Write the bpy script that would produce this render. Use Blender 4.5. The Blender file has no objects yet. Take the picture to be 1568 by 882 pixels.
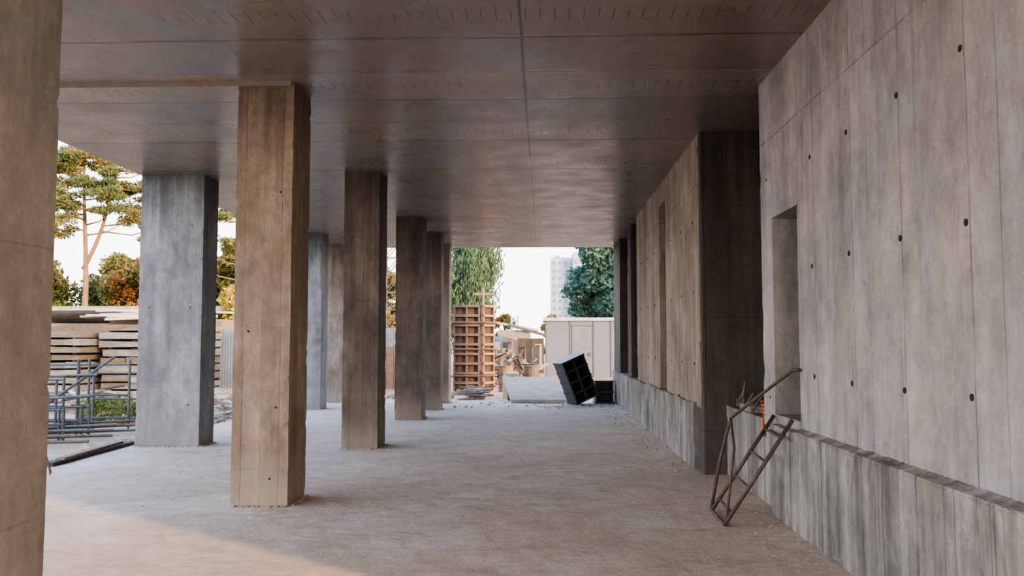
import bpy, bmesh, math, random
import numpy as np
from mathutils import Vector, Matrix, noise
random.seed(7); np.random.seed(7)
S=bpy.context.scene
COL=S.collection
CEIL=3.95

# ------------------------------------------------------------------ materials
class NT:
    def __init__(s,name):
        s.m=bpy.data.materials.new(name); s.m.use_nodes=True
        s.t=s.m.node_tree; s.n=s.t.nodes; s.l=s.t.links
        s.b=s.n['Principled BSDF']
        g=s.n.new('ShaderNodeNewGeometry'); s.pos=g.outputs['Position']
        sp=s.n.new('ShaderNodeSeparateXYZ'); s.l.new(s.pos,sp.inputs[0])
        s.x,s.y,s.z=sp.outputs
    def put(s,sock,v):
        if v is None: return
        if hasattr(v,'is_linked') or isinstance(v,bpy.types.NodeSocket): s.l.new(v,sock)
        else: sock.default_value=v
    def math(s,op,a,b=None,c=None,clamp=False):
        n=s.n.new('ShaderNodeMath'); n.operation=op; n.use_clamp=clamp
        s.put(n.inputs[0],a); s.put(n.inputs[1],b); s.put(n.inputs[2],c)
        return n.outputs[0]
    def noise(s,scale=1,detail=4,rough=.55,sc=(1,1,1),dist=0):
        mp=s.n.new('ShaderNodeVectorMath'); mp.operation='MULTIPLY'
        s.l.new(s.pos,mp.inputs[0]); mp.inputs[1].default_value=sc
        n=s.n.new('ShaderNodeTexNoise'); s.l.new(mp.outputs[0],n.inputs['Vector'])
        n.inputs['Scale'].default_value=scale; n.inputs['Detail'].default_value=detail
        n.inputs['Roughness'].default_value=rough; n.inputs['Distortion'].default_value=dist
        return n.outputs[0]
    def rng(s,v,a,b,c,d):
        n=s.n.new('ShaderNodeMapRange'); n.clamp=True
        s.put(n.inputs[0],v)
        for i,q in enumerate((a,b,c,d)): n.inputs[i+1].default_value=q
        return n.outputs[0]
    def mix(s,f,a,b,mode='MIX'):
        n=s.n.new('ShaderNodeMix'); n.data_type='RGBA'; n.blend_type=mode
        s.put(n.inputs[0],f)
        for k,v in ((6,a),(7,b)):
            if isinstance(v,tuple): v=tuple(v)+(1,) if len(v)==3 else v
            s.put(n.inputs[k],v)
        return n.outputs[2]
    def mul(s,col,f):
        n=s.n.new('ShaderNodeVectorMath'); n.operation='SCALE'
        s.put(n.inputs[0],col); s.put(n.inputs[3],f); return n.outputs[0]
    def line(s,u,sp,off,w):
        d=s.math('PINGPONG',s.math('SUBTRACT',u,off),sp/2)
        return s.rng(d,0,w,1,0)
    def cell(s,u,sp,off=0,seed=0):
        f=s.math('FLOOR',s.math('DIVIDE',s.math('SUBTRACT',u,off),sp))
        w=s.n.new('ShaderNodeTexWhiteNoise'); w.noise_dimensions='1D'
        s.l.new(s.math('ADD',f,seed+.37),w.inputs['W']); return w.outputs[0]
    def bump(s,h,strength=.3,dist=.02):
        n=s.n.new('ShaderNodeBump'); n.inputs['Strength'].default_value=strength
        n.inputs['Distance'].default_value=dist; s.l.new(h,n.inputs['Height'])
        s.l.new(n.outputs[0],s.b.inputs['Normal'])
    def fin(s,col,rough=.85,metal=0):
        s.put(s.b.inputs['Base Color'],col if not isinstance(col,tuple) else tuple(col)+(1,))
        s.put(s.b.inputs['Roughness'],rough); s.b.inputs['Metallic'].default_value=metal
        return s.m

def concrete(name,c1,c2,stain=(.2,.15,.11),board=.13,panel=None,poff=0.,axis='xy',zj=None,streak=.35,rough=.85,bs=.5,stainamt=.5,dust=None,bvar=.12,sfreq=7,topst=0.,mott=.14,smin=.1,smax=.7,drip=0.):
    t=NT(name)
    u={'xy':t.math('ADD',t.x,t.y),'x':t.x,'y':t.y}[axis]
    wob=t.math('MULTIPLY',t.noise(2.5,2),.02)
    u=t.math('ADD',u,wob)
    big=t.noise(.9,5,.6)
    c=t.mix(t.rng(big,.35,.65,0,1),c1,c2)
    st=t.noise(1,5,.6,(sfreq,sfreq,.45))
    c=t.mul(c,t.rng(st,.3,.7,1-streak,1+streak*.6))
    st2=t.noise(1,6,.65,(1.8,1.8,.9),.9)
    c=t.mix(t.rng(st2,.5,.68,0,stainamt),c,stain)
    c=t.mul(c,t.rng(t.noise(1,7,.72,(3.2,3.2,1.4),.4),.35,.65,1-mott,1+mott))
    c=t.mul(c,t.rng(t.cell(u,board),0,1,1-bvar,1+bvar))
    fine=t.noise(38,4,.7)
    c=t.mul(c,t.rng(fine,.3,.7,.88,1.1))
    med=t.noise(7,5,.65)
    c=t.mul(c,t.rng(med,.3,.7,.86,1.12))
    seam=t.math('MULTIPLY',t.line(u,board,0,.008),t.rng(t.cell(u,board,board/2,5),0.3,.9,smin,smax))
    if panel: seam=t.math('MAXIMUM',seam,t.line(u,panel,poff,.012))
    if zj:
        lz=t.line(t.math('ADD',t.z,wob),zj[0],zj[1],.01); seam=t.math('MAXIMUM',seam,t.math('MULTIPLY',lz,zj[2] if len(zj)>2 else 1))
    seam=t.math('MULTIPLY',seam,t.rng(t.noise(3,3),.35,.6,.25,1))
    c=t.mul(c,t.rng(seam,0,1,1,.5))
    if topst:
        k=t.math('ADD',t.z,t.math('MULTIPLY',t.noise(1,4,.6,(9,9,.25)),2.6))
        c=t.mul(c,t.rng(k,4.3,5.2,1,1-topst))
    if drip:
        k=t.noise(1,5,.6,(5.5,5.5,.22),.2)
        c=t.mul(c,t.rng(k,.56,.68,1,1-drip))
    v=t.n.new('ShaderNodeTexVoronoi'); v.inputs['Scale'].default_value=9; t.l.new(t.pos,v.inputs['Vector'])
    pit=t.rng(v.outputs['Distance'],.02,.07,1,0)
    c=t.mul(c,t.rng(pit,0,1,1,.75))
    if dust:
        dz=t.rng(t.math('ADD',t.z,t.math('MULTIPLY',med,.5)),.2,.75,.7,0)
        c=t.mix(dz,c,dust)
    h=t.math('ADD',t.math('MULTIPLY',fine,.15),t.math('MULTIPLY',med,.35))
    h=t.math('SUBTRACT',h,t.math('MULTIPLY',seam,.6)); h=t.math('SUBTRACT',h,t.math('MULTIPLY',pit,.4))
    h=t.math('ADD',h,t.math('MULTIPLY',t.cell(u,board),.4)); h=t.math('ADD',h,t.math('MULTIPLY',st,.5))
    t.bump(h,bs,.02)
    return t.fin(c,rough)

def simple(name,c1,c2=None,scale=5,rough=.7,metal=0,bs=.2,sc=(1,1,1)):
    t=NT(name); c2=c2 or tuple(q*.7 for q in c1)
    n=t.noise(scale,5,.6,sc)
    c=t.mix(t.rng(n,.35,.65,0,1),c1,c2)
    c=t.mul(c,t.rng(t.noise(scale*7,3),.3,.7,.88,1.1))
    t.bump(n,bs,.02)
    return t.fin(c,rough,metal)

def leafmat(name,c1,c2,c3=None,scale=1.2):
    t=NT(name)
    c=t.mix(t.rng(t.noise(scale,3),.38,.62,0,1),c1,c2)
    if c3: c=t.mix(t.rng(t.noise(scale*.5,2,.5,(1,1,1.3),1),.5,.62,0,1),c,c3)
    c=t.mul(c,t.rng(t.noise(9,2),.3,.7,.7,1.3))
    t.fin(c,.75)
    tr=t.n.new('ShaderNodeBsdfTranslucent'); t.l.new(c,tr.inputs[0])
    mx=t.n.new('ShaderNodeMixShader'); mx.inputs[0].default_value=.35
    t.l.new(t.b.outputs[0],mx.inputs[1]); t.l.new(tr.outputs[0],mx.inputs[2])
    t.l.new(mx.outputs[0],t.n['Material Output'].inputs[0])
    return t.m

M={}
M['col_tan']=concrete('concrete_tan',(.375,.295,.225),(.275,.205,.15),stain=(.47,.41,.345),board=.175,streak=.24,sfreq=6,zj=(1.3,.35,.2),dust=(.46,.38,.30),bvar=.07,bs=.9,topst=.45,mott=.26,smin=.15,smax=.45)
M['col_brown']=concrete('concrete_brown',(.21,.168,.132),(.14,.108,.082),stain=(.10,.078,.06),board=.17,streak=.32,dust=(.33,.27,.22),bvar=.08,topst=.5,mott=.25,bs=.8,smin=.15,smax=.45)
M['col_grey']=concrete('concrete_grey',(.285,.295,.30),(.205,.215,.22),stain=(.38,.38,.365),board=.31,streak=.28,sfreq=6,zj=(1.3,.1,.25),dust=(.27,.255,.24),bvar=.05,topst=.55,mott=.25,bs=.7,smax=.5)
M['col_near']=concrete('concrete_near',(.29,.285,.275),(.235,.228,.215),stain=(.37,.36,.335),board=.6,streak=.12,zj=(1.25,.7,.4),bvar=.04,mott=.14,smax=.4)
M['wall']=concrete('concrete_wall',(.45,.40,.365),(.33,.315,.31),stain=(.43,.435,.465),board=.3925,panel=.785,poff=.28,axis='y',zj=(3,.37),streak=.18,sfreq=3.2,stainamt=.55,bvar=.06,mott=.22,drip=.18)
M['wall_lit']=concrete('concrete_wall_lit',(.42,.335,.265),(.29,.23,.18),stain=(.21,.165,.12),board=.28,panel=.84,axis='y',streak=.28,sfreq=5,zj=(3,.37),mott=.25,drip=.25)  # warm light on the inner wall faces put into the concrete colour
M['wall_shaded']=concrete('concrete_wall_shaded',(.13,.11,.092),(.09,.076,.063),stain=(.075,.062,.05),board=.28,panel=.84,streak=.3,zj=(1.3,.5,.5),topst=.3)  # same concrete with shade put into its colour, for faces turned from light
M['base']=concrete('concrete_plinth',(.33,.305,.28),(.20,.18,.16),stain=(.46,.44,.41),board=.11,panel=.785,axis='y',streak=.5,stainamt=.7,bs=1,mott=.28,drip=.3)

def floor_mat():
    t=NT('concrete_floor_dusty')
    c=t.mix(t.rng(t.noise(.45,5,.6),.35,.62,0,1),(.66,.535,.43),(.56,.435,.34))
    far_light=t.rng(t.y,9,17,0,.7)  # brightness of the open far end painted into the floor colour
    c=t.mix(far_light,c,(.70,.66,.62))
    c=t.mix(t.rng(t.noise(.8,7,.7,dist=.8),.48,.66,0,.75),c,(.74,.68,.61))
    c=t.mix(t.rng(t.noise(1.6,7,.72,(1,1.5,1),1.4),.52,.66,0,.55),c,(.36,.285,.22))
    c=t.mix(t.rng(t.noise(1,8,.78,(1.1,4.0,1),1.0),.54,.66,0,.5),c,(.30,.25,.205))
    c=t.mix(t.rng(t.noise(3.1,8,.75,(1,1,1),.5),.56,.66,0,.5),c,(.76,.71,.66))
    c=t.mul(c,t.rng(t.noise(9,6,.7),.3,.7,.84,1.08))
    h=t.math('ADD',t.noise(2.2,8,.66),t.math('MULTIPLY',t.noise(24,3,.6),.12))
    t.bump(h,.5,.06)
    return t.fin(c,.8)
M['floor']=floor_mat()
def ceil_mat():
    t=NT('concrete_ceiling')
    wob=t.math('MULTIPLY',t.noise(1.5,2),.015)
    ux=t.math('ADD',t.x,wob); uy=t.math('ADD',t.y,wob)
    c=t.mix(t.rng(t.noise(.5,6,.65),.35,.65,0,1),(.25,.205,.17),(.185,.16,.14))
    c=t.mix(t.rng(t.noise(1.0,7,.7,(1,1,1),1.5),.54,.72,0,.5),c,(.31,.18,.10))
    c=t.mix(t.rng(t.noise(.9,5,.6,(1,.6,1),.8),.54,.68,0,.5),c,(.22,.22,.225))
    sh=t.math('MULTIPLY',t.cell(ux,50,-.15),.6)
    uy2=t.math('ADD',uy,sh)
    pc=t.math('ADD',t.math('MULTIPLY',t.cell(ux,2.44,-.15),.4),t.math('MULTIPLY',t.cell(uy2,.875,.3,9),.6))
    c=t.mul(c,t.rng(pc,0,1,.8,1.18))
    c=t.mul(c,t.rng(t.noise(10,6,.7),.3,.7,.82,1.14))
    brk=t.rng(t.noise(.6,3),.4,.6,.45,1)
    seam=t.math('MAXIMUM',t.line(ux,50,-.15,.02),t.math('MULTIPLY',t.math('MULTIPLY',t.line(uy2,1.75,.3,.035),.9),brk))
    seam=t.math('MAXIMUM',seam,t.math('MULTIPLY',t.math('MULTIPLY',t.line(uy2,.875,.3,.022),.5),brk))
    seam=t.math('MAXIMUM',seam,t.math('MULTIPLY',t.math('MULTIPLY',t.line(ux,2.44,-.15,.012),.35),brk))
    dash=t.math('MULTIPLY',t.line(ux,.11,0,.010),t.math('MULTIPLY',t.line(uy,1.75,1.0,.2),t.rng(t.noise(.7,3),.44,.5,0,.9)))
    seam=t.math('MAXIMUM',seam,t.rng(dash,.15,.4,0,.7))
    c=t.mul(c,t.rng(seam,0,1,1,.3))
    h=t.math('SUBTRACT',t.math('MULTIPLY',t.noise(6,5,.6),.25),t.math('MULTIPLY',seam,.8))
    h=t.math('ADD',h,t.math('MULTIPLY',t.noise(1.2,2),.4)); h=t.math('ADD',h,t.math('MULTIPLY',pc,.5))
    t.bump(h,.22,.02)
    r=t.rng(t.noise(1.8,5,.6),.3,.7,.22,.40)
    t.b.inputs['Specular IOR Level'].default_value=.65
    return t.fin(c,r)
M['ceiling']=ceil_mat()
M['ground']=simple('ground_dirt',(.40,.33,.25),(.25,.22,.16),.35,.95,bs=.6)
M['rock']=simple('rubble',(.38,.33,.28),(.24,.205,.17),2,.9)
M['grit']=simple('floor_grit',(.54,.45,.36),(.38,.32,.26),2,.9)
M['hole_shade']=simple('tie_hole_shade',(.035,.025,.02),(.02,.02,.02),5,.9)  # shade inside tie holes, painted as dark discs standing proud of the surface
M['rust']=simple('rusty_steel',(.17,.12,.09),(.09,.07,.06),14,.65,.35)
M['black']=simple('black_plastic',(.045,.05,.058),(.055,.06,.07),6,.45)
M['slab']=simple('pale_concrete',(.52,.465,.41),(.38,.34,.30),3,.9)
M['formred']=simple('formwork_paint_redbrown',(.13,.08,.065),(.085,.065,.058),6,.7)
M['orange_sunlit']=simple('formwork_orange_sunlit',(.28,.155,.10),(.19,.115,.08),6,.7)  # sunlit side of the formwork put into its colour; also plain orange boards
M['shed']=simple('shed_panel_shaded',(.135,.15,.185),(.12,.135,.165),.6,.6)  # shade on the shed put into a darker, bluer panel colour
M['sheddk']=simple('shed_trim',(.08,.085,.10),None,3,.6)
M['roofw']=simple('white_roof',(.45,.47,.52),None,3,.6)
M['wood']=simple('weathered_wood',(.25,.195,.145),(.14,.11,.08),4,.85,sc=(1,6,6))
M['woodpale']=simple('pale_timber',(.34,.315,.28),(.20,.185,.165),3,.85,sc=(1,1,4))
M['wooddk']=simple('dark_timber',(.08,.06,.045),(.045,.036,.03),4,.85)
M['scaf']=simple('scaffold_steel_blue',(.12,.14,.165),(.075,.083,.095),7,.55,.3)
M['orange']=simple('orange_plastic',(.8,.16,.03),None,5,.5)
M['bark']=simple('pine_bark',(.26,.15,.09),(.14,.09,.06),3,.9,sc=(3,3,.6))
M['bld']=simple('tower_facade_hazed',(.36,.43,.52),(.33,.40,.49),.05,.8,bs=0)  # distance haze put into the pale bluish facade colour
M['bldglass']=simple('tower_windows_hazed',(.20,.27,.36),None,.1,.5,bs=0)  # window colour paled for the same painted haze
M['bluerf']=simple('blue_tarp',(.10,.26,.45),None,2,.6)
M['corr']=simple('galvanised_sheet',(.30,.335,.39),(.24,.27,.32),1,.45,.4)
M['pine']=leafmat('pine_needles',(.09,.145,.055),(.15,.175,.06),(.28,.23,.08),.9)
M['autumn']=leafmat('autumn_leaves',(.28,.20,.06),(.24,.13,.045),(.14,.15,.05),.5)
M['olive']=leafmat('olive_leaves',(.11,.135,.045),(.17,.16,.05),(.25,.185,.055),.5)
M['green']=leafmat('green_leaves',(.075,.125,.045),(.13,.155,.05),(.23,.195,.06),.5)
M['willow']=leafmat('willow_leaves',(.12,.20,.11),(.075,.14,.08))
M['bluegreen']=leafmat('poplar_leaves',(.055,.14,.12),(.09,.18,.135))
M['yellow']=leafmat('yellow_leaves',(.50,.38,.07),(.34,.30,.07))
M['weed']=leafmat('weeds',(.10,.17,.05),(.2,.2,.07))

# ------------------------------------------------------------------ mesh builder
class MB:
    def __init__(s): s.v=[];s.f=[];s.mi=[];s.mats=[]
    def _m(s,mat):
        m=M[mat]
        if m not in s.mats: s.mats.append(m)
        return s.mats.index(m)
    def box(s,x0,x1,y0,y1,z0,z1,mat,T=None,jit=0):
        i=len(s.v)
        for z in (z0,z1):
            for x,y in ((x0,y0),(x1,y0),(x1,y1),(x0,y1)):
                p=Vector((x,y,z))
                if jit: p+=Vector((random.uniform(-jit,jit),random.uniform(-jit,jit),random.uniform(-jit,jit)))
                s.v.append(T@p if T else p)
        for q in ((3,2,1,0),(4,5,6,7),(0,1,5,4),(1,2,6,5),(2,3,7,6),(3,0,4,7)):
            s.f.append([i+k for k in q]); s.mi.append(s._m(mat))
        return s
    def tube(s,pts,r,mat,n=8,r2=None,T=None):
        pts=[Vector(p) for p in pts]
        if T: pts=[T@p for p in pts]
        r2=r if r2 is None else r2
        base=len(s.v); m=s._m(mat)
        for k,p in enumerate(pts):
            d=(pts[min(k+1,len(pts)-1)]-pts[max(k-1,0)]).normalized()
            a=d.orthogonal().normalized() if k==0 else (pa-d*pa.dot(d)).normalized()
            pa=a; b=d.cross(a); rr=r+(r2-r)*k/(len(pts)-1)
            for j in range(n):
                t=2*math.pi*j/n; s.v.append(p+(a*math.cos(t)+b*math.sin(t))*rr)
        for k in range(len(pts)-1):
            for j in range(n):
                a0=base+k*n+j;a1=base+k*n+(j+1)%n
                s.f.append([a0,a1,a1+n,a0+n]); s.mi.append(m)
        s.f.append([base+j for j in range(n)][::-1]); s.mi.append(m)
        s.f.append([base+(len(pts)-1)*n+j for j in range(n)]); s.mi.append(m)
        return s
    def make(s,name,parent=None,smooth=False,bevel=0):
        me=bpy.data.meshes.new(name)
        me.from_pydata([tuple(v) for v in s.v],[],s.f)
        for m in s.mats: me.materials.append(m)
        me.polygons.foreach_set('material_index',s.mi)
        if smooth: me.polygons.foreach_set('use_smooth',[True]*len(s.f))
        me.update()
        vs=np.array([tuple(v) for v in s.v]); c=(vs.min(0)+vs.max(0))/2; c[2]=vs[:,2].min()
        me.transform(Matrix.Translation(-Vector(c)))
        o=bpy.data.objects.new(name,me); o.location=c; COL.objects.link(o)
        if parent:
            o.parent=parent; o.location=Vector(c)-parent.location
        if bevel:
            b=o.modifiers.new('bevel','BEVEL'); b.width=bevel; b.segments=2
        return o
def empty(name,loc=(0,0,0)):
    e=bpy.data.objects.new(name,None); e.location=loc; COL.objects.link(e); return e

def rough_box(name,x0,x1,y0,y1,z0,z1,mat,res=.08,amp=.004,chip=.014,parent=None,fixz=True,top=0):
    def axis(a,b): 
        n=max(1,int(round((b-a)/res))); return [a+(b-a)*i/n for i in range(n+1)]
    X,Y,Z=axis(x0,x1),axis(y0,y1),axis(z0,z1)
    idx={};V=[];F=[]
    def vid(i,j,k):
        key=(i,j,k)
        if key in idx: return idx[key]
        p=Vector((X[i],Y[j],Z[k])); q=p.copy()
        ex=(i in(0,len(X)-1)); ey=(j in(0,len(Y)-1)); ez=(k in(0,len(Z)-1))
        d=noise.noise_vector(p*2.5)*amp+noise.noise_vector(p*11)*amp*.5
        if fixz and ez: d.z=0
        p+=d
        cnt=ex+ey+ez
        if cnt>=2:
            c=noise.noise(q*7.3)+.6*noise.noise(q*21)
            if c>.3:
                w=min(1,(c-.3)*3)*chip
                if ex and not (ez and not ey and fixz): p.x+=w if i==0 else -w
                if ey and not (ez and not ex and fixz): p.y+=w if j==0 else -w
                if ez and not fixz: p.z+=w if k==0 else -w*1.5
        if top and k==len(Z)-1: p.z+=top*noise.noise(Vector((q.x,q.y*6,0)))
        idx[key]=len(V); V.append(p); return idx[key]
    nx,ny,nz=len(X)-1,len(Y)-1,len(Z)-1
    for i in range(nx):
        for j in range(ny):
            F.append([vid(i,j,0),vid(i,j+1,0),vid(i+1,j+1,0),vid(i+1,j,0)])
            F.append([vid(i,j,nz),vid(i+1,j,nz),vid(i+1,j+1,nz),vid(i,j+1,nz)])
    for i in range(nx):
        for k in range(nz):
            F.append([vid(i,0,k),vid(i+1,0,k),vid(i+1,0,k+1),vid(i,0,k+1)])
            F.append([vid(i,ny,k),vid(i,ny,k+1),vid(i+1,ny,k+1),vid(i+1,ny,k)])
    for j in range(ny):
        for k in range(nz):
            F.append([vid(0,j,k),vid(0,j,k+1),vid(0,j+1,k+1),vid(0,j+1,k)])
            F.append([vid(nx,j,k),vid(nx,j+1,k),vid(nx,j+1,k+1),vid(nx,j,k+1)])
    b=MB(); b.v=V; b.f=F; b.mi=[0]*len(F); b.mats=[M[mat]]
    return b.make(name,parent)

# ------------------------------------------------------------------ shell
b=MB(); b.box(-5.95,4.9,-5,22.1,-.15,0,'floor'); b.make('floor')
ce=empty('ceiling',(0,8,CEIL))
b=MB(); b.box(-5.88,4.9,-5,22.0,CEIL,CEIL+.3,'ceiling'); b.make('slab',ce)
b=MB(); b.box(-5.88,-2.35,7.80,8.30,CEIL-.045,CEIL,'ceiling'); b.make('slab_step',ce)
g=MB(); g.v=[Vector(p) for p in((-400,-300,-.15),(400,-300,-.15),(400,700,-.15),(-400,700,-.15))]; g.f=[[0,1,2,3]]; g.mi=[0]; g.mats=[M['ground']]; g.make('ground')

w=empty('wall_right',(2.2,5,.8))
rough_box('panel_main',2.08,2.43,3.6,6.99,.74,CEIL,'wall',.1,.002,.008,w)
rough_box('panel_lintel',2.08,2.43,6.99,7.74,2.62,CEIL,'wall',.1,.002,.006,w)
rough_box('panel_end',2.08,2.43,7.74,8.13,.74,CEIL,'wall',.1,.002,.008,w)
rough_box('sill',2.08,2.43,6.99,7.74,.74,.86,'wall',.07,.003,.012,w)
rough_box('end_pilaster',2.045,2.5,3.25,3.6,0,CEIL,'col_tan',.1,.003,.008,w)
b=MB()
for y in (4.23,5.0,5.83,6.62):
    for z in (1.24,2.10,2.95):
        z+=random.uniform(-.02,.02)
        b.tube([(2.10,y,z),(2.076,y,z)],.019,'hole_shade',10)
for z in (1.0,3.0): b.tube([(2.10,7.9,z),(2.076,7.9,z)],.014,'hole_shade',8)
b.make('tie_hole_discs',w)
b=MB(); n=160; m=b._m('base')
for i in range(n+1):
    y=3.6+(6.99-3.6)*i/n; a=.004*noise.noise(Vector((0,y*7,0)))+.005*noise.noise(Vector((5,y*29,0)))
    for p in ((1.994,y,.765+a),(2.01,y,.786+a*.6),(2.05,y,.795+a),(2.085,y,.81+a*2)): b.v.append(Vector(p))
for i in range(n):
    for k in range(3): q=i*4+k; b.f.append([q,q+4,q+5,q+1]); b.mi.append(m)
b.make('grout_fillet',w)
pl=empty('wall_plinth',(2.1,5,0))
rough_box('plinth_near',2.0,2.43,3.6,7.62,0,.785,'base',.05,.006,.010,pl,False,top=.006)
rough_box('plinth_gap',2.1,2.43,7.62,9.87,0,.78,'base',.05,.005,.01,pl,False)

w2=empty('wall_right_inner',(2,13,0))
rough_box('block_front',1.84,3.4,9.87,10.2,0,CEIL,'wall_shaded',.1,.004,.012,w2)
rough_box('face_near',1.838,2.3,10.0,12.7,.74,CEIL,'wall_lit',.1,.003,.01,w2)
rough_box('face_far',1.84,2.3,13.4,16.6,.74,CEIL,'wall_lit',.1,.003,.01,w2)
rough_box('face_lintel',1.84,2.3,12.7,13.4,3.62,CEIL,'wall_lit',.1,.003,.006,w2)
rough_box('pier_mid',1.84,2.3,17.7,18.4,.74,CEIL,'wall_shaded',.1,.003,.01,w2)
rough_box('pier_end',1.84,2.3,20.2,21.9,.74,CEIL,'wall_shaded',.1,.003,.01,w2)
rough_box('plinth',1.80,2.3,10.3,21.9,0,.78,'base',.08,.012,.02,w2,False,top=.02)
b=MB()
for y in (10.4,11.3,12.2,14,14.9,15.8):
    for z in (1.24,2.10,2.95):
        b.tube([(1.86,y,z),(1.833,y,z)],.016,'hole_shade',8)
b.make('tie_hole_discs',w2)
w3=empty('wall_back_room',(4.7,10,0))
b=MB(); b.box(4.6,4.9,3.25,22,0,CEIL,'wall_shaded'); b.box(2.5,4.6,3.25,3.5,0,CEIL,'wall_shaded'); b.box(2.3,4.6,21.7,21.9,0,CEIL,'wall_shaded'); b.make('shell',w3)
rough_box('sun_blocker_rear',2.08,2.43,-5,1.25,0,CEIL,'wall',.2,.003,.01)  # unseen wall added to keep the sun off the nearest column

# columns
def column(x0,x1,y0,y1,mat,holes=()):
    e=empty('concrete_column',((x0+x1)/2,(y0+y1)/2,0))
    rough_box('shaft',x0,x1,y0,y1,0,CEIL,mat,.05,.003,.009,e)
    b=MB()
    for (hx,hz) in holes: b.tube([(hx,y0+.02,hz),(hx,y0-.006,hz)],.010,'hole_shade',8)
    for k in range(40):
        sd=random.choice('fr'); r=random.uniform(.006,.02)
        if sd=='f': p=(random.uniform(x0,x1),y0-random.uniform(0.01,.05))
        else: p=(x1+random.uniform(0.01,.05),random.uniform(y0,y1))
        b.box(p[0]-r,p[0]+r,p[1]-r,p[1]+r,0,r*.7,'grit',jit=r*.3)
    b.make('foot_grout_and_ties',e)
column(-2.93,-2.33,3.42,3.98,'col_near')
column(-2.86,-2.33,7.83,8.42,'col_tan',[(-2.45,.9),(-2.72,1.6),(-2.44,2.9),(-2.5,.25)])
column(-2.83,-2.32,12.05,12.65,'col_brown',[(-2.7,1),(-2.7,2),(-2.7,3)])
column(-2.85,-2.33,16.5,17.1,'col_brown')
column(-2.78,-2.25,18.9,19.4,'col_brown')
column(-2.83,-2.30,21.1,21.6,'col_tan')
column(-5.86,-4.93,12.2,12.75,'col_grey',[(-5.1,.6),(-5.7,2),(-5.1,2),(-5.1,3.2)])
column(-5.8,-4.93,18.9,19.5,'col_grey')
column(-5.8,-4.93,21.2,21.75,'col_tan')

# ------------------------------------------------------------------ debris
def rubble(name,regions,mat='rock',z=0):
    b=MB()
    for (x0,x1,y0,y1,n,s0,s1) in regions:
        for _ in range(n):
            r=random.uniform(s0,s1)*random.uniform(.4,1); x=random.uniform(x0,x1); y=random.uniform(y0,y1)
            T=Matrix.Translation((x,y,z+r*.35))@Matrix.Rotation(random.uniform(0,6.3),4,'Z')@Matrix.Rotation(random.uniform(-.4,.4),4,'X')
            b.box(-r,r,-r*random.uniform(.5,1),r*random.uniform(.5,1),-r*.45,r*.45,mat,T,jit=r*.3)
    return b.make(name)
rubble('floor_debris',[(-5.5,1.6,5,21.5,260,.004,.012),(1.6,1.97,4,9.5,90,.004,.012),(1.3,1.78,10,21,260,.006,.022),(-3,1.6,19.5,21.9,180,.008,.035)],'grit')
rubble('rubble_pile',[(-7.0,-6.1,12.8,22,260,.03,.12),(-8.2,-6.1,18.5,22,260,.03,.15)],z=-.15)
rubble('rubble_pile',[(-16,-8,22,27,420,.05,.2)],z=-.15)
rubble('rubble_pile',[(-7,-2.7,22.5,26.5,320,.03,.13),(-7,-2.7,26.5,27,30,.05,.22)],z=-.15)
rubble('rubble_pile',[(1.0,6,24,33,420,.04,.16)],z=-.15)

b=MB(); T=Matrix.Translation((-6.0,11.3,.03))@Matrix.Rotation(math.radians(2),4,'Z'); b.box(-.07,.07,-1.1,1.1,-.03,.02,'wooddk',T)
b.box(-.05,.05,-.9,.9,.02,.05,'wood',T@Matrix.Rotation(.05,4,'Z')); b.make('timber_plank')
b=MB(); b.tube([(-5.55,9.55,0),(-5.6,9.6,.12),(-5.66,9.62,.26)],.008,'rust'); b.tube([(-5.62,9.7,0),(-5.7,9.72,.2)],.008,'rust'); b.make('rebar_stub')

# ------------------------------------------------------------------ ladder trestle
b=MB(); r=.017
A0=Vector((1.48,7.10,.017));A1=Vector((1.975,6.97,.83)); B0=Vector((1.50,7.72,.017));B1=Vector((2.04,7.70,.83))
b.tube([A0,A1+(A1-A0)*.06],r,'rust'); b.tube([B0,B1+(B1-B0)*.03],r,'rust')
for t in (.12,.38,.64,.88): b.tube([A0.lerp(A1,t),B0.lerp(B1,t)],.012,'rust')
C=Vector((1.68,7.74,.82)); b.tube([B0+Vector((0,0.03,0)),Vector((1.58,7.74,.45)),C,Vector((1.72,7.68,.87)),Vector((2.04,7.06,1.27)),Vector((2.05,6.93,1.28))],.015,'rust')
b.tube([A0+Vector((.02,.03,0)),Vector((1.60,7.25,.62)),C],.011,'rust')
b.tube([A0,B0],.012,'rust')
b.make('rusty_steel_trestle',smooth=True)
b=MB(); pts=[]
for k in range(40):
    a=k*.55; pts.append((2.17+.05*math.cos(a),8.35+.09*math.sin(a),.81+.003*k))
b.tube(pts,.014,'orange',6); b.tube([(2.12,8.25,.85),(2.085,8.2,.74),(2.08,8.15,.62)],.014,'orange',6); b.make('orange_cable_coil',smooth=True)
b=MB()
for k in range(9):
    y=random.uniform(8.6,9.6); b.tube([(2.15,y,.8),(2.15+random.uniform(0,.2),y+random.uniform(-.3,.3),random.uniform(.85,1.1))],.011,'wood',6)
b.box(2.13,2.33,8.9,9.3,.78,.84,'rock',jit=.01); b.make('timber_offcuts')

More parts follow.
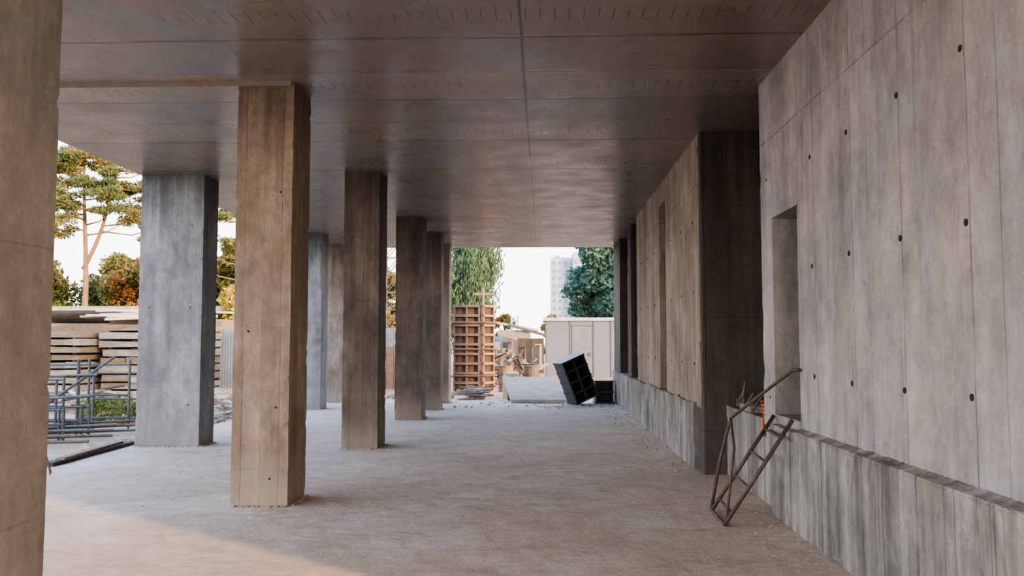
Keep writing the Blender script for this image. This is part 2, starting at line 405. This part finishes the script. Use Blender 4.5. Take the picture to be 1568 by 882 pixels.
# ------------------------------------------------------------------ black plastic crates
def crate(loc,rot,w,d,h,nx,nz):
    b=MB(); t=.04
    T=Matrix.Translation(loc)@rot
    b.box(-w/2,w/2,d/2-t,d/2,0,h,'black',T)
    for x in (-w/2,w/2-t): b.box(x,x+t,-d/2,d/2-t,0,h,'black',T)
    for z in (0,h-t): b.box(-w/2+t,w/2-t,-d/2,d/2-t,z,z+t,'black',T)
    for i in range(1,nx): 
        x=-w/2+w*i/nx; b.box(x-t/2,x+t/2,-d/2+.01,d/2-t,t,h-t,'black',T)
    for k in range(1,nz):
        z=h*k/nz; b.box(-w/2+t,w/2-t,-d/2+.015,d/2-t,z-t/2,z+t/2,'black',T)
    for k in range(nz+1):
        z=(h-t)*k/nz
        for sx in (-1,1): b.box(min(sx*w/2,sx*(w/2+.02)),max(sx*w/2,sx*(w/2+.02)),-d/2,d/2,z,z+t,'black',T)
    b.make('black_plastic_crate')
R=Matrix.Rotation(math.radians(24),4,'Z')@Matrix.Rotation(math.radians(-22),4,'Y')
crate((1.0,20.9,.11),R,.62,.5,1.08,2,4)
crate((1.51,21.3,0.0),Matrix.Rotation(math.radians(4),4,'Z'),.44,.45,.56,1,2)

b=MB()
V0=[Vector(p) for p in((-.76,21.1,.02),(.66,21.1,.02),(.36,23.0,.50),(-1.06,23.0,.50))]
b.v+=V0+[p+Vector((0,0,.07)) for p in V0]
for q in ((3,2,1,0),(4,5,6,7),(0,1,5,4),(1,2,6,5),(2,3,7,6),(3,0,4,7)): b.f.append(list(q)); b.mi.append(b._m('slab'))
b.box(-.9,-.75,22.3,23,-.15,.28,'wood'); b.box(.15,.3,22.3,23,-.15,.28,'wood'); b.make('concrete_plate_stack')
b=MB(); b.box(-1.15,-.65,25,25.5,-.15,.50,'slab',jit=.03); b.box(-1.1,-.7,25.05,25.4,.50,.62,'slab',jit=.02); b.make('concrete_block',bevel=.02)
b=MB()
for k in range(40):
    x=random.uniform(-2.1,-1.6);y=random.uniform(22.6,24.6);a=random.uniform(-.5,.5);L=random.uniform(.3,.8)
    T=Matrix.Translation((x,y,random.uniform(-.08,.25)))@Matrix.Rotation(a,4,'Z')@Matrix.Rotation(random.uniform(-.15,.15),4,'Y')
    b.box(-L/2,L/2,-.05,.05,-.02,.02,random.choice(['woodpale','wood','slab']),T)
b.make('timber_scrap_heap')

# ------------------------------------------------------------------ formwork panels
def formwork(name,loc,rotz,w,h,mat,nv=2):
    b=MB(); T=Matrix.Translation(loc)@Matrix.Rotation(rotz,4,'Z')
    b.box(-w/2,w/2,.0,.02,0,h,'wooddk',T)
    for i in range(nv+1):
        x=-w/2+(w-.06)*i/nv; b.box(x,x+.06,-.1,0,0,h,mat,T)
    n=9
    for k in range(n+1):
        z=(h-.08)*k/n; b.box(-w/2,w/2,-.13,-.02,z,z+.08,mat,T)
    for q in (.2,.5,.8):
        b.tube([T@Vector((-w*.55,-.17,h*q)),T@Vector((w*.55,-.17,h*q))],.03,'rust')
    b.make(name)
formwork('steel_formwork_panel',(-2.42,27.5,-.15),0,.85,2.85,'formred')
formwork('steel_formwork_panel',(-1.80,27.7,-.15),math.radians(58),.62,2.85,'orange_sunlit',1)
formwork('steel_formwork_panel',(-3.6,27.9,-.15),math.radians(5),1.2,2.6,'formred')

# ------------------------------------------------------------------ grey shed
b=MB()
b.box(.15,3.9,37,40.5,-.15,2.42,'shed'); b.box(.05,4.0,36.9,40.6,2.42,2.56,'roofw')
for x in (.15,1.2,2.2,2.95,3.6): b.box(x,x+.04,36.97,37,-.15,2.42,'sheddk')
b.box(1.3,2.15,36.97,37,-.05,2.2,'shed'); b.box(1.25,2.2,36.95,37,2.2,2.23,'sheddk'); b.box(2.02,2.08,36.9,36.98,.9,1.05,'sheddk')
b.box(.1,3.95,36.95,37,-.15,-.02,'wood'); b.make('grey_site_shed')
b=MB()
b.box(-2.6,-.7,50,53,-.15,2.2,'woodpale'); T=Matrix.Translation((-1.6,51.3,2.45))@Matrix.Rotation(math.radians(10),4,'Y'); b.box(-1.4,1.4,-1.8,1.8,-.06,.06,'roofw',T)
b.box(-2.3,-1.6,49.95,50,.2,1.5,'sheddk'); b.make('shack')
b=MB(); b.box(-1.3,.1,45.5,48.5,-.15,1.7,'wooddk'); T=Matrix.Translation((-.6,47,2.1))@Matrix.Rotation(math.radians(16),4,'Y'); b.box(-1.3,1.0,-1.8,1.8,-.06,.06,'sheddk',T)
b.box(-1.1,-.5,45.45,45.5,.1,1.2,'orange_sunlit'); b.box(-.4,0,45.45,45.5,.1,1.4,'woodpale'); b.make('shack')
b=MB(); b.box(-3.4,-2.2,43,45,-.15,1.6,'roofw'); b.box(-3.5,-2.1,42.9,45.1,1.6,1.8,'bluerf'); b.make('shack')
b=MB()
for k in range(150):
    x=random.uniform(-3,-.1);y=random.uniform(30.5,36);L=random.uniform(.3,1.2)
    T=Matrix.Translation((x,y,random.uniform(-.1,1.1)*(1-abs(x+1.5)/2.4)+.1))@Matrix.Rotation(random.uniform(0,3),4,'Z')@Matrix.Rotation(random.uniform(-1.2,1.2),4,'Y')
    b.box(-L/2,L/2,-.06,.06,-.02,.02,random.choice(['woodpale','wood','wooddk','wooddk','formred']),T)
b.make('scrap_board_pile')
b=MB()
for (x,y) in ((-1.2,28.6),(-.35,28.9)):
    b.tube([(x,y,-.15),(x,y,.1),(x,y,.4),(x,y,.7)],.25,random.choice(['rust','orange_sunlit']),16)
    for z in (.1,.4,.68): b.tube([(x,y,z),(x,y,z+.03)],.265,'rust',16)
b.make('steel_drum_group')
b=MB()
for k in range(11):
    x=-3.6+k*.32; h=random.uniform(1.1,1.7); b.box(x,x+.28,38,38.04,-.15,h,random.choice(['wood','wooddk','formred','wooddk']))
b.make('board_fence')
b=MB(); b.tube([(-4,58,-.15),(-4,58,5.2)],.09,'wood'); b.box(-4.7,-3.3,57.95,58.05,4.7,4.85,'wood'); b.tube([(-3.9,58,4.2),(-2.6,58,5.6)],.04,'rust'); b.make('utility_pole')
b=MB()
for x in (-2,-1.6): b.tube([(x,56,-.15),(x,56,3.2)],.07,'roofw'); 
b.tube([(-2,56,2.9),(-1.6,56,2.9)],.05,'roofw'); b.make('vent_pipes')
b=MB(); X0,Y0,wm=-6.35,34,.6
for dx in (0,wm):
    for dy in (0,wm): b.tube([(X0+dx,Y0+dy,-.15),(X0+dx,Y0+dy,14)],.04,'scaf',6)
for k in range(20):
    z=k*.7
    for dy in (0,wm):
        b.tube([(X0,Y0+dy,z),(X0+wm,Y0+dy,z+.7)],.02,'scaf',5); b.tube([(X0,Y0+dy,z),(X0+wm,Y0+dy,z)],.02,'scaf',5)
    for dx in (0,wm): b.tube([(X0+dx,Y0,z+.7),(X0+dx,Y0+wm,z)],.02,'scaf',5)
b.make('lattice_mast')
b=MB()
for k in range(14): b.box(-7.2+k*.24,-6.98+k*.24,29.0,29.05,-.1,1.35,'orange_sunlit')
b.box(-7.2,-3.8,29.05,29.1,.2,.3,'wood'); b.box(-7.2,-3.8,29.05,29.1,1.0,1.1,'wood'); b.make('orange_site_fence')

e=empty('tower_block',(8,310,0))
b=MB()
b.box(3.2,11.2,310,325,-.1,32.2,'bld'); b.box(11.2,15.4,307,325,-.1,34.0,'bld'); b.box(4.5,6.5,313,318,32.2,33.4,'bld')
for f in range(11):
    z=2+f*2.75
    for x in (4.0,6.1,8.2,10.2): b.box(x,x+1.1,309.8,310,z,z+1.4,'bldglass')
    b.box(3.2,11.2,309.7,310,z-.55,z-.35,'roofw')
    for x in (11.9,13.8): b.box(x,x+1.0,306.8,307,z+.2,z+1.7,'bldglass')
b.make('facade',e)

# ------------------------------------------------------------------ left yard
def stack(name,x0,x1,y0,y1,n,th,gap,mat):
    b=MB(); z=-.15
    for k in range(n):
        for xx in (x0+.2,(x0+x1)/2,x1-.3): b.box(xx,xx+.1,y0+.05,y1-.05,z,z+gap,'wooddk')
        z+=gap; dx=random.uniform(-.12,.12)
        x=x0+dx
        while x<x1+dx-.05:
            ww=min(random.uniform(.8,2.2),x1+dx-x); b.box(x,x+ww-.02,y0+random.uniform(-.12,.12),y1,z,z+th*random.uniform(.8,1),random.choice([mat,mat,'wood']),jit=.02); x+=ww
        z+=th
    b.make(name); return z
stack('stacked_concrete_slabs',-17.8,-15.1,27.5,31,8,.20,.05,'woodpale')
stack('stacked_concrete_slabs',-14.9,-11.9,28.5,32,8,.235,.05,'woodpale')
b=MB()
for k in range(8):
    T=Matrix.Translation((-15+random.uniform(-1.5,1.2),31.6+k*.35,2.42+k*.05))@Matrix.Rotation(random.uniform(-.06,.06),4,'Y')@Matrix.Rotation(random.uniform(-.1,.1),4,'Z')
    b.box(-2.0,2.0,-.4,.4,-.04,.04,random.choice(['slab','woodpale','roofw']),T)
b.box(-17,-12.5,33,34.3,-.15,2.4,'wood'); b.make('stacked_board_pallet')
b=MB()
for k in range(70):
    x=-11.6+k*.1; b.box(x,x+.055,30.5,30.53,-.15,2.0,'corr'); b.box(x+.05,x+.105,30.53,30.56,-.15,2.0,'corr')
b.make('corrugated_fence')
b=MB()
b.box(-40,-14,42,42.4,3.0,3.3,'woodpale')
for k in range(9): b.box(-39+k*3,-38.6+k*3,42.05,42.35,-.15,3.0,'woodpale')
b.make('concrete_boundary_fence')
# low shed with corrugated roof behind stacks
b=MB(); b.box(-22.5,-18.4,36,39.5,-.15,2.3,'wood')
T=Matrix.Translation((-20.4,37.6,2.55))@Matrix.Rotation(math.radians(-9),4,'X')
for k in range(46): b.box(-2.4+k*.105,-2.4+k*.105+.06,-2.1,2.1,0,.05 if k%2 else .02,'roofw',T)
b.box(-2.4,2.43,-2.1,2.1,-.03,0,'roofw',T); b.make('low_corrugated_shed')
b=MB()
for k in range(8):
    x=-8.9+random.uniform(-.3,.3);y=20+random.uniform(-.5,1);z=.1+.09*k
    T=Matrix.Translation((x,y,z-.15))@Matrix.Rotation(random.uniform(-.2,.4),4,'Z')
    b.box(-.5,.5,-.3,.3,0,.08,'slab',T,jit=.02)
b.make('cement_bag_pile')
def frame(b,x,y,z,w,h,rz):
    T=Matrix.Translation((x,y,z))@Matrix.Rotation(rz,4,'Z')
    b.tube([(0,0,0),(0,0,h)],.024,'scaf',7,T=T); b.tube([(w,0,0),(w,0,h)],.024,'scaf',7,T=T)
    for q in (.18,.5,.93): b.tube([(0,0,h*q),(w,0,h*q)],.02,'scaf',6,T=T)
b=MB()
for k in range(7): frame(b,-9.6+random.uniform(-.1,.2)+.15*k,14.0+.35*k,-.15,.9,1.15+random.uniform(-.15,.3),random.uniform(-.3,.3))
for k in range(5): frame(b,-8.9,13.4+.35*k,-.15,.9,.55,random.uniform(-.1,.5))
b.tube([(-8.6,13.2,-.05),(-7.4,14.6,1.25)],.024,'scaf'); b.tube([(-9.4,13.3,.5),(-7.4,13.9,.62)],.022,'scaf'); b.tube([(-9.4,13.5,.9),(-7.5,14.2,.95)],.022,'scaf')
for k in range(9): b.tube([(-9.5+random.uniform(-.2,.2),13+.2*k,-.08+.05*(k%3)),(-7.3+random.uniform(-.2,.2),13.3+.3*k,-.06+.06*(k%3))],.024,random.choice(['scaf','rust']))
b.make('scaffold_frame_stack')
b=MB()
for k in range(60):
    x=random.uniform(-14,-10.4);y=random.uniform(19.5,21.4); L=random.uniform(.4,1.3)
    T=Matrix.Translation((x,y,random.uniform(-.12,.35)))@Matrix.Rotation(random.uniform(-1,1),4,'Z')@Matrix.Rotation(random.uniform(-.2,.2),4,'Y')
    b.box(-L/2,L/2,-.05,.05,-.025,.025,random.choice(['woodpale','wood','wooddk','slab']),T)
b.make('loose_timber_pile')

# ------------------------------------------------------------------ vegetation
def leaves(name,clumps,mat,size,parent,asp=.5,droop=0):
    cs=[]
    for (x,y,z,rx,rz,n) in clumps:
        d=np.random.normal(size=(n,3)); d/=np.linalg.norm(d,axis=1)[:,None]
        d*=(np.random.rand(n,1)**.45); cs.append(np.array([x,y,z])+d*np.array([rx,rx,rz]))
    c=np.vstack(cs); n=len(c)
    a=np.random.normal(size=(n,3)); a/=np.linalg.norm(a,axis=1)[:,None]
    if droop: a=a*(1-droop)+np.array([0,0,-1])*droop; a/=np.linalg.norm(a,axis=1)[:,None]
    q=np.random.normal(size=(n,3)); bb=np.cross(a,q); bb/=np.linalg.norm(bb,axis=1)[:,None]
    s=size*(.6+.8*np.random.rand(n,1)); a*=s; bb*=s*asp
    V=np.stack([c-a,c+bb*.9,c+a,c-bb*.9],1).reshape(-1,3)
    V[:,2]=np.maximum(V[:,2],-.15)
    o=np.array([parent.location.x,parent.location.y,parent.location.z]); V-=o
    me=bpy.data.meshes.new(name); F=np.arange(4*n).reshape(-1,4)
    me.vertices.add(4*n); me.vertices.foreach_set('co',V.astype('f').ravel())
    me.loops.add(4*n); me.loops.foreach_set('vertex_index',F.ravel().astype('i'))
    me.polygons.add(n); me.polygons.foreach_set('loop_start',(np.arange(n)*4).astype('i'))
    me.update(calc_edges=True); me.materials.append(M[mat])
    ob=bpy.data.objects.new(name,me); COL.objects.link(ob); ob.parent=parent
def pine(x,y,h,lean=0,dense=1.0,crown0=.55,fork=None):
    e=empty('pine_tree',(x,y,-.15)); b=MB(); cl=[]
    def stem(p0,top,r0,c0,n):
        P=[p0.lerp(top,t)+Vector((.2*math.sin(t*5),0,0)) for t in [i/8 for i in range(9)]]
        b.tube(P,r0,'bark',8,.05)
        for k in range(n):
            t=c0+(1-c0)*k/n; p=p0.lerp(top,t)+Vector((.2*math.sin(t*5),0,0))
            a=random.uniform(0,6.28); L=(1.2-t)*h*.24*random.uniform(.6,1.2)+.5
            q=p+Vector((math.cos(a)*L,math.sin(a)*L,L*random.uniform(.1,.45)))
            mid=(p+q)/2+Vector((0,0,-.12*L)); b.tube([p,mid,q],.05,'bark',5,.02)
            cl.append((q.x,q.y,q.z,.75*random.uniform(.7,1.3),.3,int(300*dense)))
            for _ in range(4):
                r=q+Vector((random.uniform(-.9,.9),random.uniform(-.9,.9),random.uniform(-.25,.45))); cl.append((r.x,r.y,r.z,.48,.18,int(140*dense)))
    base=Vector((x,y,-.15)); top=Vector((x+lean,y,h)); stem(base,top,.2,crown0,18)
    if fork: stem(base.lerp(top,.45),Vector((x+fork,y+.3,h*.93)),.12,.35,13)
    b.make('trunk',e,True); leaves('needles',cl,'pine',.12,e,.3)
def broad(name,x,y,h,r,mat,n=26,size=.16,per=260,z0=.25,droop=0,asp=.6):
    e=empty(name,(x,y,-.15)); b=MB(); cl=[]
    b.tube([(x,y,-.15),(x+.1,y,h*.4),(x,y,h*.8)],.2,'bark',7,.06)
    for k in range(n):
        z=h*(z0+(1-z0)*random.random()); f=math.sin(math.pi*min(1,max(.12,(z/h-z0)/(1-z0)*.85+.12)))
        a=random.uniform(0,6.28); L=r*f*random.uniform(.2,1)
        q=Vector((x+math.cos(a)*L,y+math.sin(a)*L,z)); b.tube([(x,y,max(.3,z-.35*L-.4)),q],.05,'bark',5,.015)
        cl.append((q.x,q.y,q.z,r*.36*random.uniform(.7,1.2),r*.3*(1+droop*1.5),per))
    b.make('trunk',e,True); leaves('foliage',cl,mat,size,e,asp,droop)
pine(-24.8,45,12.2,lean=.2,fork=2.0,crown0=.60)
pine(-29.0,44.8,12.8,lean=.6,dense=1.2,crown0=.45)
pine(-20.3,49,11,lean=.3,crown0=.6)
pine(-16.3,46.2,11.5,dense=1.1,crown0=.35)
for i,(x,y,h,r,m) in enumerate([(-39,62,7.0,3,'green'),(-35,58,6.8,2.9,'olive'),(-31,61,7.2,3,'green'),(-27.3,57,6.8,2.8,'autumn'),(-23.6,61,7.4,2.9,'green'),(-20.3,56,7.6,2.6,'olive'),(-17.3,60,9,2.6,'olive'),(-14.2,52,9,2.5,'green'),(-10.8,55,7,2.4,'autumn')]):
    broad('deciduous_tree',x,y,h,r,m,44,.16,380,.05)
broad('yellow_shrub',-13.6,37.5,4.0,1.4,'yellow',16,.12,180,.1)
broad('yellow_shrub',-10.8,38,4.0,1.3,'yellow',16,.12,180,.1)
broad('willow_tree',-5.6,62,9.5,3.0,'willow',44,.22,380,.2,.7,.25)
broad('poplar_tree',5.1,66,12.5,2.9,'bluegreen',95,.2,420,.12)
broad('poplar_tree',11.4,70,12,2.6,'bluegreen',30,.2,260,.12)
broad('autumn_tree',-3.2,72,4.4,1.3,'autumn',14,.16,160,.15)
broad('autumn_tree',1.0,75,3.6,1.5,'autumn',12,.16,160,.1)
e=empty('weed_clump',(-8.0,17.2,-.15)); leaves('blades',[(-8.3+random.uniform(-1.2,.3),17.3+random.uniform(-.3,.5),.1,.35,.35,90) for _ in range(12)],'weed',.09,e,.3)

# ------------------------------------------------------------------ light
sundir=Vector((.81,-.59,math.tan(math.radians(9)))).normalized()
W=bpy.data.worlds.new('sky'); S.world=W; W.use_nodes=True; n=W.node_tree.nodes; l=W.node_tree.links
bg=n['Background']; tc=n.new('ShaderNodeTexCoord'); sp=n.new('ShaderNodeSeparateXYZ'); l.new(tc.outputs['Generated'],sp.inputs[0])
cr=n.new('ShaderNodeValToRGB'); l.new(sp.outputs[2],cr.inputs[0])
el=cr.color_ramp.elements; el[0].position=0; el[0].color=(.98,.93,.89,1); el[1].position=1; el[1].color=(.25,.41,.75,1)
q=el.new(.14); q.color=(.92,.94,.97,1); q=el.new(.42); q.color=(.5,.64,.9,1)
dt=n.new('ShaderNodeVectorMath'); dt.operation='DOT_PRODUCT'; l.new(tc.outputs['Generated'],dt.inputs[0]); dt.inputs[1].default_value=sundir
mr=n.new('ShaderNodeMapRange'); l.new(dt.outputs['Value'],mr.inputs[0]); mr.inputs[1].default_value=.1; mr.inputs[2].default_value=1; mr.inputs[3].default_value=0; mr.inputs[4].default_value=.9
mx=n.new('ShaderNodeMix'); mx.data_type='RGBA'; l.new(mr.outputs[0],mx.inputs[0]); l.new(cr.outputs[0],mx.inputs[6]); mx.inputs[7].default_value=(1.5,1.05,.65,1)
l.new(mx.outputs[2],bg.inputs[0]); bg.inputs[1].default_value=3.0
sd=bpy.data.lights.new('sun','SUN'); sd.energy=7.5; sd.color=(1,.60,.33); sd.angle=math.radians(1.8)
so=bpy.data.objects.new('sun',sd); COL.objects.link(so)
so.rotation_euler=(-sundir).to_track_quat('-Z','Y').to_euler(); so.location=(20,-15,8)

cam=bpy.data.cameras.new('camera'); cam.lens=30; cam.sensor_width=36; cam.clip_end=2000
co=bpy.data.objects.new('camera',cam); COL.objects.link(co); co.location=(0,0,1.5)
co.rotation_euler=(math.radians(90+3.63),0,math.radians(2.01)); S.camera=co
S.view_settings.view_transform='AgX'; S.view_settings.exposure=0.72
try: S.view_settings.look='AgX - Medium High Contrast'
except Exception as ex: print(ex)
